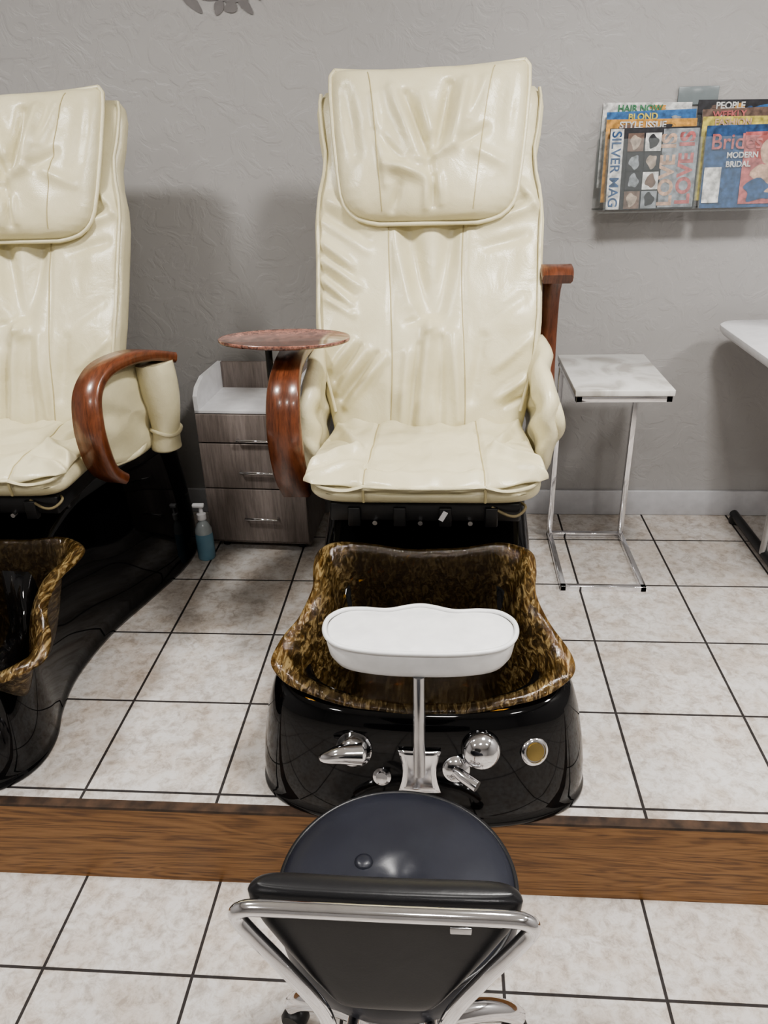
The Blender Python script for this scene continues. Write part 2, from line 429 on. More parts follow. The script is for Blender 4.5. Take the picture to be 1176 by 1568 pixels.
def build_chair(name, loc, rz=0.0, body_rot=0.0, bowl_rot=0.0, bowl_shift=0.0, narrow=False, flare=0.0, raised_right=True, tray=True, seed=0.0, left_arm=True, pdrop=0.0):
    E = empty(name, loc, rz)
    Y0 = 1.9
    L = 0.925
    dY, dZ = 0.387, 0.922
    def bframe(off):
        def fr(x, s, d):
            bow = 0.022*math.exp(-((s-0.22)/0.16)**2)
            side = 0.03*abs(x/0.3)**3 * math.exp(-((s-0.35)/0.35)**2)
            dd = d + off + bow + (side if d > 0 else 0)
            return (x, 2.05-Y0 + s*dY - dd*dZ, 0.60 + s*dZ + dd*dY)
        return fr
    def Wb(v):
        return interp(v, [0, .08, .2, .33, .5, .62, .68, .74, .80, .86, .94, .975, 1.0], [.250, .266, .292, .302, .304, .308, .304, .292, .288, .298, .305, .300, .280])
    def db(x, s):
        nz = noise.noise(Vector((x*7+seed, s*7, seed)))*0.008 + noise.noise(Vector((x*18+seed, s*12, 3+seed)))*0.0035
        return fold_sum(x, s, BACK_FOLDS) + nz - 0.004*math.exp(-((abs(x+.002)-.098)/.006)**2)*(s < .56)
    sb_ = cushion('backrest', Wb, -0.03, L-.012, bframe(0), 0.038, 0.085, M_leather, E, db, nu=160, nv=200, n=5, nvp=22)
    for k, x0 in enumerate((-.100, .096)):
        tube('back_stitch_%d' % k, [sb_(x0+.006*math.sin(s*9+k), s, .0006) for s in np.linspace(.0, .56, 60)], .0014, M_stitch, E, n=5)
    S0, S1 = 0.545-pdrop, 0.94-pdrop
    def Wp(v):
        return interp(v, [0, .015, .04, .08, .13, .2, .35, .6, .85, .96, 1.0], [.13, .160, .188, .208, .222, .231, .240, .251, .259, .259, .247])
    def dp(x, s):
        nz = noise.noise(Vector((x*8+seed, s*8, 5+seed)))*0.009 + noise.noise(Vector((x*20+seed, s*14, 6+seed)))*0.003
        puff = 0.016*math.exp(-(x/.2)**4)*math.exp(-((s-S0-.16)/.15)**2)
        return fold_sum(x, s+pdrop, PIL_FOLDS) + nz + puff
    def pfr(x, s, d):
        v = (s-S0)/(S1-S0)
        s2 = s + (0.014*(abs(x)/0.26)**2.5 + 0.006*x/0.26)*max(0, v)**2
        return bframe(0.048)(x, s2, d)
    sp_ = cushion('head_pillow', Wp, S0, S1, pfr, 0.050, 0.02, M_leather, E, dp, nu=140, nv=140, n=5, nvp=9)
    for k, (xa, xb) in enumerate((((562-652)*KX, (584-652)*KX), ((748-652)*KX, (718-652)*KX))):
        tube('pillow_stitch_%d' % k, [sp_(xa+(xb-xa)*t**.7, S1-.02-(S1-S0-.04)*t, .0006) for t in np.linspace(0, 1, 50)], .0014, M_stitch, E, n=5)
    pl = []
    for i in range(61):
        v = (1-math.cos(math.pi*i/60))/2; pl.append((Wp(v), S0+(S1-S0)*v))
    bot = [(x, S0) for x in np.linspace(-.12, .12, 12)]; top = [(x, S1) for x in np.linspace(.235, -.235, 20)]
    per = [(x, s) for x, s in pl] + top + [(-x, s) for x, s in reversed(pl)] + bot
    path = [Vector(pfr(x*1.008, s, 0.0)) + Vector((0, -0.010, 0.0)) for x, s in per]
    tube('pillow_piping', path, 0.0060, M_leather, E, n=8, closed=True)
    for sg in (-1, 1):
        path = [Vector(bframe(0)(sg*(Wb(v)-0.010), v*L, 0.024)) for v in np.linspace(0.05, 0.97, 40)]
        tube('back_piping_%d' % (sg+2), path, 0.005, M_leather, E, n=6)
    # ---------------- seat
    def sfr(x, s, d):
        sag = -0.012*(1-(x/0.28)**2)
        return (x, s-Y0, 0.585 + d + (sag if d > 0 else 0) - 0.02*max(0, (1.72-s)/0.06)**2*(0.4))
    def Ws(v):
        return interp(v, [0, .01, .03, .06, .10, .5, 1], [.215, .24, .260, .270, .274, .274, .256])
    def ds(x, s):
        return noise.noise(Vector((x*9+seed, s*9, 9+seed)))*0.006 - 0.004*math.exp(-((abs(x)-0.14)/0.0035)**2)
    cushion('seat_cushion', Ws, 1.665, 2.12, sfr, 0.045, 0.045, M_leather, E, ds, nu=110, nv=90, n=8, nvp=10)
    def Wc(v): return interp(v, [0, .04, .3, .7, 1], [.262, .286, .274, .264, .246])
    def cfr(x, s, d):
        v = (s-1.66)/(0.37)
        cor = max(0, (abs(x)-0.14)/0.14)
        edge = max(0, 1-v)**3
        dip = -0.020*(1-cor)*edge
        y = s - 0.006*(1-cor)*edge + 0.004*math.sin(x*60)*edge
        back = max(0, v-.85)/.15
        z = 0.622 + d + dip - 0.010*(1-(x/0.28)**2) + 0.012*cor**2*math.sin(v*7+x*3)*0.6 - 0.012*cor**3*edge + back**2*(.004+.012*math.sin(x*55+seed))
        return (x, y-Y0, z)
    def dc(x, s):
        nz = noise.noise(Vector((x*10+seed, s*10, 19+seed)))*0.011 + noise.noise(Vector((x*26+seed, s*22, 29+seed)))*0.005
        g = -0.006*math.exp(-((abs(x)-0.13-.03*(2.03-s))/0.006)**2)
        a = abs(x)
        st = float(sstep(.13, .2, a))
        g += 0.018*math.exp(-(((a-0.2)*0.7+(s-1.80)*0.7)/0.014)**2)*st
        g -= 0.018*math.exp(-(((a-0.2)*0.6-(s-1.88)*0.8)/0.012)**2)*st
        g += 0.012*math.exp(-(((a-0.22)*0.9-(s-1.95)*0.4)/0.012)**2)*st
        g += 0.012*math.exp(-(((a-0.20)*0.5+(s-1.72)*0.85)/0.012)**2)*st
        g += 0.008*math.exp(-((s-1.70)/.018)**2)*(1-st)
        return nz+float(g)
    sc_ = cushion('seat_cover', Wc, 1.66, 2.03, cfr, 0.016, 0.006, M_leather, E, dc, nu=130, nv=100, n=16, nvp=16)
    for sg in (-1, 1):
        tube('seat_stitch_%d' % (sg+2), [sc_(sg*(.13+.03*(2.03-s)), s, .001) for s in np.linspace(1.665, 2.02, 50)], .0018, M_stitch, E, n=5)
        path = [(sg*.14, 1.658-Y0, .603), (sg*.142, 1.656-Y0, .585), (sg*.142, 1.66-Y0, .56)]
        tube('seat_seam_%d' % (sg+2), path, 0.0035, M_stitch, E, n=6, smooth_n=5)
        path = [(sg*.142, 1.654-Y0, .601), (sg*.19, 1.652-Y0, .592), (sg*.245, 1.661-Y0, .600), (sg*.276, 1.686-Y0, .618)]
        tube('cover_hem_%d' % (sg+2), path, 0.005, M_leather, E, n=6, smooth_n=6)
    tube('cover_hem_mid', [(-.142, 1.654-Y0, .601), (-.07, 1.649-Y0, .600), (0, 1.647-Y0, .600), (.07, 1.649-Y0, .600), (.142, 1.654-Y0, .601)], 0.004, M_leather, E, n=6, smooth_n=5)
    # ---------------- side pads under the arms
    def sidepad(sg, nm):
        fl = flare if sg > 0 else 0
        if fl: pts = [(1.82, .58), (1.80, .66), (1.80, .75), (1.85, .81), (1.93, .825), (2.02, .81), (2.06, .72), (2.06, .62), (2.00, .56), (1.91, .55)]
        else: pts = [(1.86, .56), (1.83, .66), (1.83, .74), (1.89, .79), (2.02, .82), (2.13, .84), (2.19, .74), (2.19, .60), (2.10, .53), (1.95, .52)]
        ol = catmull(pts, 7, True)
        cy = sum(p[0] for p in ol)/len(ol); cz = sum(p[1] for p in ol)/len(ol)
        rl = []
        for k, dx in [(0.05, -.024), (.3, -.024), (.5, -.025), (.7, -.024), (.85, -.022), (.95, -.016), (1, -.006), (1, .006), (.95, .016), (.85, .022), (.7, .024), (.5, .025), (.3, .024), (.05, .024)]:
            rr = []
            for (y, z) in ol:
                yy = cy+(y-cy)*k; zz = cz+(z-cz)*k
                wr = 0.016*noise.noise(Vector((yy*11, zz*11, sg+seed))) + .007*math.sin(zz*70+yy*40+sg)*math.exp(-((zz-.66)/.08)**2)
                xx = sg*(.298) + sg*dx + wr
                fx = fl*(yy-1.78)*.7
                rr.append((xx+fx, yy-Y0, zz))
            rl.append(rr)
        rings(nm, rl, M_leather, E)
        if not fl:
            path = [(sg*.315, 1.90-Y0, .62), (sg*.325, 1.87-Y0, .66), (sg*.322, 1.855-Y0, .70), (sg*.312, 1.87-Y0, .745)]
            tube(nm+'_fold', path, lambda t: .012+.008*math.sin(math.pi*t), M_leather, E, n=10, smooth_n=8)
    sidepad(-1, 'side_pad_l'); sidepad(1, 'side_pad_r')
    # ---------------- armrests
    def sect(w, t):
        def f(u):
            ww = w*(0.86+0.14*math.sin(math.pi*min(1, u*1.6+0.1))); tt = t
            c = .008
            return [(-ww, -tt+c), (-ww+c*.6, -tt), (ww-c*.6, -tt), (ww, -tt+c), (ww, tt-c), (ww-c*.6, tt), (-ww+c*.6, tt), (-ww, tt-c)]
        return f
    arc = [(1.835, .505), (1.79, .56), (1.755, .64), (1.748, .72), (1.775, .79), (1.835, .828), (1.93, .843), (2.04, .838), (2.14, .815), (2.2, .79)]
    arc2 = [(1.83, .535), (1.79, .575), (1.762, .64), (1.755, .71), (1.78, .78), (1.835, .822), (1.91, .834), (1.98, .826), (2.05, .802)]
    if left_arm:
        tube('armrest_l', [(-.335, y-Y0, z) for y, z in arc], 0, M_wood, E, smooth_n=7, sect=sect(.042, .014), side=(1, 0, 0))
    if raised_right:
        path = [(.338, 2.125-Y0, .985), (.338, 2.15-Y0, 1.000), (.338, 2.19-Y0, .998), (.338, 2.225-Y0, .970), (.338, 2.245-Y0, .91), (.338, 2.25-Y0, .8), (.338, 2.235-Y0, .7), (.338, 2.2-Y0, .62)]
        tube('armrest_r', path, 0, M_wood, E, smooth_n=6, sect=lambda u: sect(.044-.016*float(sstep(.25, .5, u)), .015)(u), side=(1, 0, 0))
        lathe('arm_pivot', [(.02, 0), (.035, .005), (.035, .02), (.02, .025)], M_dark, E, (.325, 2.17-Y0, .64), (1, 0, 0))
    else:
        path = [(.325 + flare*max(0, y-1.80)*(1+.8*max(0, y-1.9)), y-Y0, z) for y, z in arc2]
        tube('armrest_r', path, 0, M_wood, E, smooth_n=7, sect=sect(.042, .014), side=(1, -flare*.6, 0))
        px = .42
        path = [(px, 2.00-Y0, .80), (px+.006, 2.00-Y0, .70), (px+.006, 2.0-Y0, .62), (px, 2.0-Y0, .57), (px, 2.0-Y0, .545)]
        tube('arm_cover', path, lambda t: (.050-.014*t+.004*math.sin(t*9))*(1-max(0, t-.85)*4), M_leather, E, n=20, smooth_n=8)
        tube('arm_cover_band', [(px+.006+.040*math.cos(a), 2.0-Y0+.040*math.sin(a), .61+.006*math.sin(a*2)) for a in np.linspace(0, 2*math.pi, 24, endpoint=False)], .006, M_leather, E, n=6, closed=True)
        tube('cover_strap', [(.29, 1.80-Y0, .63), (.33, 1.88-Y0, .645), (.37, 1.96-Y0, .60), (.36, 1.93-Y0, .565), (.30, 1.84-Y0, .56)], .010, M_leather, E, n=8, smooth_n=6)
    # ---------------- mechanism
    box('seat_frame', (0, 1.88-Y0, .515), (.46, .36, .05), M_dark, E, .006)
    for i, x in enumerate((-.17, -.06, .05, .16)):
        box('bracket_%d' % i, (x, 1.70-Y0, .505), (.03, .02, .05), M_dark, E, .003)
    tube('linkage', [(-.20, 1.71-Y0, .50), (.20, 1.71-Y0, .50)], .007, M_dark, E)
    for i, x in enumerate((-.12, -.01, .11)):
        tube('bolt_%d' % i, [(x, 1.69-Y0, .49), (x, 1.71-Y0, .49)], .006, M_steel, E)
    tube('cable', [(.16, 1.70-Y0, .53), (.20, 1.685-Y0, .515), (.225, 1.69-Y0, .515), (.24, 1.71-Y0, .53), (.2, 1.75-Y0, .53)], .0035, plain('cable_tan', (.22, .18, .10), .5), E, smooth_n=6)
    box('label', (.045, 1.685-Y0, .512), (.012, .002, .026), M_whitelam, E, rot=Matrix.Rotation(.5, 3, 'Y'))
    box('pedestal', (0, 2.05-Y0, .47), (.36, .40, .08), M_dark, E, .01)
    # ---------------- spa base
    B = bpy.data.objects.new('foot_spa', None); link(B, E)
    piv = 2.3-Y0
    B.rotation_euler = (0, 0, body_rot); B.location = (0, piv, 0)
    C = bpy.data.objects.new('foot_bowl_group', None); link(C, E)
    C.rotation_euler = (0, 0, bowl_rot); C.location = (bowl_shift, piv, 0)
    YB0 = Y0 + piv
    half = [(0, 1.215), (.12, 1.219), (.22, 1.235), (.30, 1.268), (.348, 1.315), (.366, 1.38), (.352, 1.46), (.318, 1.56), (.295, 1.70), (.298, 1.9), (.305, 2.1), (.315, 2.3), (.30, 2.45), (.25, 2.55), (.15, 2.60), (0, 2.62)]
    if narrow:
        half = [(0, 1.215), (.11, 1.219), (.20, 1.235), (.276, 1.268), (.32, 1.315), (.337, 1.38), (.324, 1.46), (.283, 1.56), (.25, 1.70), (.247, 1.9), (.280, 2.1), (.31, 2.3), (.30, 2.45), (.25, 2.55), (.15, 2.60), (0, 2.62)]
    full = half + [(-x, y) for x, y in reversed(half[1:-1])]
    ol = catmull(full, 6, True)
    prof = [(.96, 0), (1.0, .0), (1.006, .02), (1.002, .045), (.99, .06), (.995, .12), (.99, .25), (.975, .42), (.955, .58), (.93, .74), (.90, .87), (.865, .96), (.82, 1.0)]
    prof += [(k, 1.0) for k in np.linspace(.78, .02, 22)]
    def hY(y):
        return interp(y, [1.2, 1.45, 1.6, 1.75, 1.9, 2.1, 2.4, 2.62], [.275, .29, .33, .41, .46, .48, .47, .40])
    rl = []
    for k, zf in prof:
        rr = []
        for (x, y) in ol:
            sy = min(max(y, 1.46), 2.38)
            X = x*k; Yy = sy+(y-sy)*k
            z = zf*hY(Yy)
            e = (X/.265)**2+((Yy-1.475)/.20)**2
            if e < 1 and zf > .8: z = min(z, .08+.19*e**2)
            rr.append((X, Yy-YB0, z))
        rl.append(rr)
    base = rings('spa_body', rl, M_black, B)
    # bowl
    rim = [(0, 1.256, .275), (.10, 1.259, .28), (.205, 1.275, .293), (.285, 1.308, .309), (.322, 1.352, .325), (.308, 1.405, .345), (.272, 1.458, .376), (.254, 1.53, .402), (.262, 1.605, .416), (.258, 1.665, .424), (.205, 1.694, .430), (.1, 1.690, .420), (0, 1.686, .414)]
    fullr = rim + [(-x, y, z) for x, y, z in reversed(rim[1:-1])]
    ro = catmull(fullr, 8, True)
    rp = [(1.0, -.004), (.985, .004), (.95, .010), (.91, .009), (.87, .0), (.83, -.018), (.79, -.045), (.75, -.085), (.70, -.135), (.64, -.18), (.55, None), (.4, None), (.2, None), (.02, None)]
    rl = []
    for k, dz in rp:
        rr = []
        for i, (x, y, z) in enumerate(ro):
            X = x*k; Yy = 1.475+(y-1.475)*k
            wob = 0.004*math.sin(i*0.55)*max(0, k-.6)
            zz = (z+dz*(z-.10)/.26 + wob) if dz is not None else .115+.03*k
            rr.append((X, Yy-YB0, max(zz, .11)))
        rl.append(rr)
    bowl = rings('amber_bowl', rl, M_amber, C, closed_ends=False)
    so = bowl.modifiers.new('thick', 'SOLIDIFY'); so.thickness = .005; so.offset = 0
    sb = bowl.modifiers.new('sub', 'SUBSURF'); sb.levels = 1; sb.render_levels = 1
    # footrest
    fh = [(0, 1.388), (.025, 1.383), (.07, 1.368), (.12, 1.372), (.16, 1.366), (.186, 1.338), (.191, 1.30), (.178, 1.262), (.145, 1.236), (.08, 1.222), (0, 1.219)]
    ff = catmull(fh + [(-x, y) for x, y in reversed(fh[1:-1])], 6, True)
    rl = []
    for k, z in [(.05, .385), (.84, .386), (.92, .392), (.965, .405), (.985, .425), (.985, .444), (.970, .447), (.95, .4485), (.9, .4500), (.5, .454), (.05, .454)]:
        rl.append([(x*k, 1.30+(y-1.30)*k-YB0, z) for x, y in ff])
    rings('footrest_pad', rl, M_white, C)
    tube('footrest_piping', [(x*1.0, 1.30+(y-1.30)*1.0-YB0, .450) for x, y in ff], .0050, M_white, C, n=8, closed=True)
    bv = BVHTree.FromObject(base, bpy.context.evaluated_depsgraph_get())
    def on(x, z):
        h = bv.ray_cast(Vector((x, 0.9-YB0, z)), Vector((0, 1, 0)))
        if h[0] is None: return Vector((x, 1.24-YB0, z)), Vector((0, -1, .3)).normalized()
        nn = h[1]
        if nn.y > 0: nn = -nn
        nn = (nn + Vector((0, 0, .25))).normalized()
        return h[0], nn
    pp, pn = on(0, .15)
    tube('footrest_pole', [(0, pp.y-.012, .155), (0, pp.y-.012, .25), (0, 1.232-YB0, .388)], .0125, M_steel, B, n=16)
    pv = []
    for j in range(9):
        z = .105+.10*j/8
        w = .044-.010*math.sin(math.pi*j/8)
        for i in range(7):
            x = w*(i-3)/3
            q, _n = on(x, z); pv.append((x, q.y-.005-.004*math.cos(x/.05), z))
    pf = [(j*7+i, j*7+i+1, (j+1)*7+i+1, (j+1)*7+i) for j in range(8) for i in range(6)]
    po = mesh('pole_plate', pv, pf, M_chrome, B); s_ = po.modifiers.new('t', 'SOLIDIFY'); s_.thickness = .004
    q, n_ = on(-.135, .195)
    lathe('faucet_base', [(.001, 0), (.036, 0), (.038, .006), (.034, .012), (.030, .022), (.022, .034), (.001, .038)], M_chrome, B, q, n_)
    tip = q + n_*.026
    tube('faucet_lever', [tip+Vector((.02, 0, .0)), tip+Vector((-.02, -.008, .004)), tip+Vector((-.045, -.012, .0)), tip+Vector((-.065, -.012, -.004))], lambda t: .021*(1-t)**.6+.003, M_chrome, B, n=14, smooth_n=5)
    q, n_ = on(.125, .205)
    lathe('diverter_knob', [(.001, 0), (.038, 0), (.041, .006), (.039, .014), (.033, .026), (.020, .034), (.001, .037)], M_chrome, B, q, n_)
    q, n_ = on(.075, .160)
    lathe('sprayer_socket', [(.001, 0), (.026, 0), (.028, .006), (.02, .014), (.001, .016)], M_chrome, B, q, n_)
    tube('hand_sprayer', [q+n_*.012, q+n_*.03+Vector((.012, 0, -.005)), q+n_*.045+Vector((.040, -.006, -.016))], .012, M_chrome, B, n=16)
    q, n_ = on(-.078, .135)
    lathe('air_button', [(.001, 0), (.018, 0), (.019, .004), (.013, .006), (.012, .012), (.001, .013)], M_chrome, B, q, n_)
    q, n_ = on(.235, .185)
    lathe('drain_cap', [(.001, 0), (.028, 0), (.030, .004), (.027, .008), (.023, .009), (.022, .006), (.001, .006)], M_chrome, B, q, n_)
    lathe('drain_cap_center', [(.001, 0), (.020, 0), (.019, .003), (.001, .004)], M_brass, B, q+n_*.006, n_)
    if tray:
        tube('tray_pole', [(-.395, 1.92-Y0, .60), (-.395, 1.92-Y0, .880)], .009, M_dark, E, n=12)
        box('tray_bracket', (-.375, 1.92-Y0, .66), (.05, .035, .05), M_dark, E, .004)
        rl = []
        el = [(.163*math.cos(a)*(1-.06*math.cos(a)), .092*math.sin(a)) for a in np.linspace(0, 2*math.pi, 64, endpoint=False)]
        for k, z in [(.02, .888), (.95, .888), (.985, .890), (1, .893), (1, .897), (.99, .899), (.97, .898), (.02, .898)]:
            rl.append([(-.335+x*k, 1.88-Y0+y*k, z) for x, y in el])
        rings('tray_top', rl, M_burl, E)
        lathe('tray_collar', [(.02, 0), (.03, .004), (.03, .012), (.012, .016)], M_dark, E, (-.395, 1.92-Y0, .873), (0, 0, 1))
    return E

build_chair('pedicure_chair', (-.045, 1.9, P))
build_chair('pedicure_chair', (-1.20, 1.925, P), body_rot=math.radians(-5.5), bowl_rot=math.radians(-7), bowl_shift=.13, narrow=True, flare=.42, raised_right=False, tray=False, seed=4.0, pdrop=.03)

# ------------------------------------------------------------------ drawer cart
def build_cart():
    E = empty('drawer_cart', (-.64, 2.575, P), math.radians(-3))
    w, d = .36, .27
    box('body', (0, 0, .275), (w, d, .49), M_lam, E, .002)
    for i, (z0, z1) in enumerate(((.045, .245), (.25, .412), (.417, .515))):
        box('drawer_%d' % i, (0, -d/2-.008, (z0+z1)/2), (w-.004, .016, z1-z0), M_lam, E, .0015)
        zz = (.14, .315, .43)[i]
        tube('handle_%d' % i, [(-.04, -d/2-.016, zz), (-.04, -d/2-.034, zz), (.075, -d/2-.034, zz), (.075, -d/2-.016, zz)], .005, M_chrome, E, n=8)
    box('top_deck', (0, 0, .522), (w, d+.02, .008), M_whitelam, E)
    pts = [(-.145, .518), (.135, .518), (.135, .62), (-.06, .62), (-.12, .60), (-.145, .575)]
    for sg in (-1, 1):
        vs = []
        for dx in (-.007, .007):
            for (y, z) in pts: vs.append((sg*(w/2-.007)+dx, y, z))
        n = len(pts)
        fs = [tuple(range(n)), tuple(range(2*n-1, n-1, -1))]+[(i, (i+1) % n, n+(i+1) % n, n+i) for i in range(n)]
        mesh('side_rim_%d' % (sg+2), vs, fs, M_whitelam, E, smooth=False)
    box('back_rim', (0, .128, .57), (w-.03, .014, .10), M_lam, E, .001)
    for i, (x, y) in enumerate(((-.14, -.10), (.14, -.10), (-.14, .10), (.14, .10))):
        lathe('caster_%d' % i, [(.001, -.01), (.014, -.01), (.016, 0), (.014, .01), (.001, .01)], M_dark, E, (x, y, .016), (1, 0, 0), n=20)
        box('caster_fork_%d' % i, (x, y, .026), (.024, .012, .014), M_steel, E)
build_cart()

# ------------------------------------------------------------------ pump bottle
def mat_liquid():
    m, nt, bs = newmat('blue_liquid_bottle')
    v = coords(nt); n1 = N(nt, 'ShaderNodeTexNoise', Scale=10.0); nt.links.new(v, n1.inputs['Vector'])
    col = ramp(nt, n1.outputs['Fac'], [(.3, (.16, .31, .42)), (.7, (.22, .42, .54))])
    nt.links.new(col, bs.inputs['Base Color']); bs.inputs['Roughness'].default_value = .12
    return m
M_liq = mat_liquid()
E = empty('pump_bottle', (-.835, 2.385, P))
lathe('bottle', [(.001, 0), (.028, 0), (.031, .006), (.031, .085), (.030, .10)], M_liq, E)
lathe('bottle_shoulder', [(.030, .10), (.029, .115), (.020, .135), (.012, .145), (.012, .155), (.001, .155)], plain('clear_plastic', (.45, .5, .52), .15), E)
lathe('cap', [(.001, .152), (.016, .152), (.016, .172), (.008, .176), (.006, .20), (.001, .20)], M_whitelam, E)
box('nozzle', (-.006, -.004, .205), (.040, .018, .014), M_whitelam, E, .004)

# ------------------------------------------------------------------ C side table
def build_ctable():
    E = empty('side_table', (.512, 2.385, P))
    w, d, h = .27, .39, .65
    box('marble_top', (0, 0, h+.008), (w+.008, d+.01, .018), M_marble, E, .002)
    r = .009
    def bar(nm, a, b):
        a = Vector(a); b = Vector(b); c = (a+b)/2; s = [abs(b[i]-a[i])+2*r for i in range(3)]
        box(nm, c, s, M_chrome, E, .0015)
    hw, hd = w/2-r, d/2-r
    for z, t in ((r, 'base'), (h-r-.002, 'top')):
        bar(t+'_front', (-hw, -hd, z), (hw, -hd, z)); bar(t+'_back', (-hw, hd, z), (hw, hd, z))
        bar(t+'_left', (-hw, -hd, z), (-hw, hd, z)); bar(t+'_right', (hw, -hd, z), (hw, hd, z))
    bar('upright_l', (-hw, hd, r), (-hw, hd, h-r)); bar('upright_r', (hw, hd, r), (hw, hd, h-r))
build_ctable()

# ------------------------------------------------------------------ white table at right
def build_wtable():
    E = empty('manicure_table', (1.45, 2.35, P))
    ol = []
    x0, x1, y0, y1, r = -.555, .5, -.40, .34, .07
    for cx, cy, a0 in ((x1-r, y0+r, -90), (x1-r, y1-r, 0), (x0+r, y1-r, 90), (x0+r, y0+r, 180)):
        for k in range(9):
            a = math.radians(a0+90*k/8); ol.append((cx+r*math.cos(a), cy+r*math.sin(a)))
    rl = []
    for k, z in [(.02, .715), (.96, .715), (.985, .72), (1, .735), (1, .748), (.99, .752), (.02, .752)]:
        rl.append([(x*k, y*k, z) for x, y in ol])
    rings('table_top', rl, M_whitelam, E, sharp=50)
    for x in (-.37, .34):
        tube('foot_%d' % (x > 0), [(x, -.22, .028), (x, .0, .03), (x, .36, .028)], .016, M_dark, E, n=12)
        tube('leg_%d' % (x > 0), [(x, .05, .03), (x, .05, .715)], .017, M_steel, E, n=14)
        for y in (-.21, .34): lathe('glide_%d_%d' % (x > 0, y > 0), [(.001, 0), (.02, 0), (.022, .01), (.018, .03), (.001, .03)], M_dark, E, (x, y, 0))
    box('modesty_panel', (-.02, .10, .50), (.68, .012, .22), M_trimw, E, .002)
build_wtable()

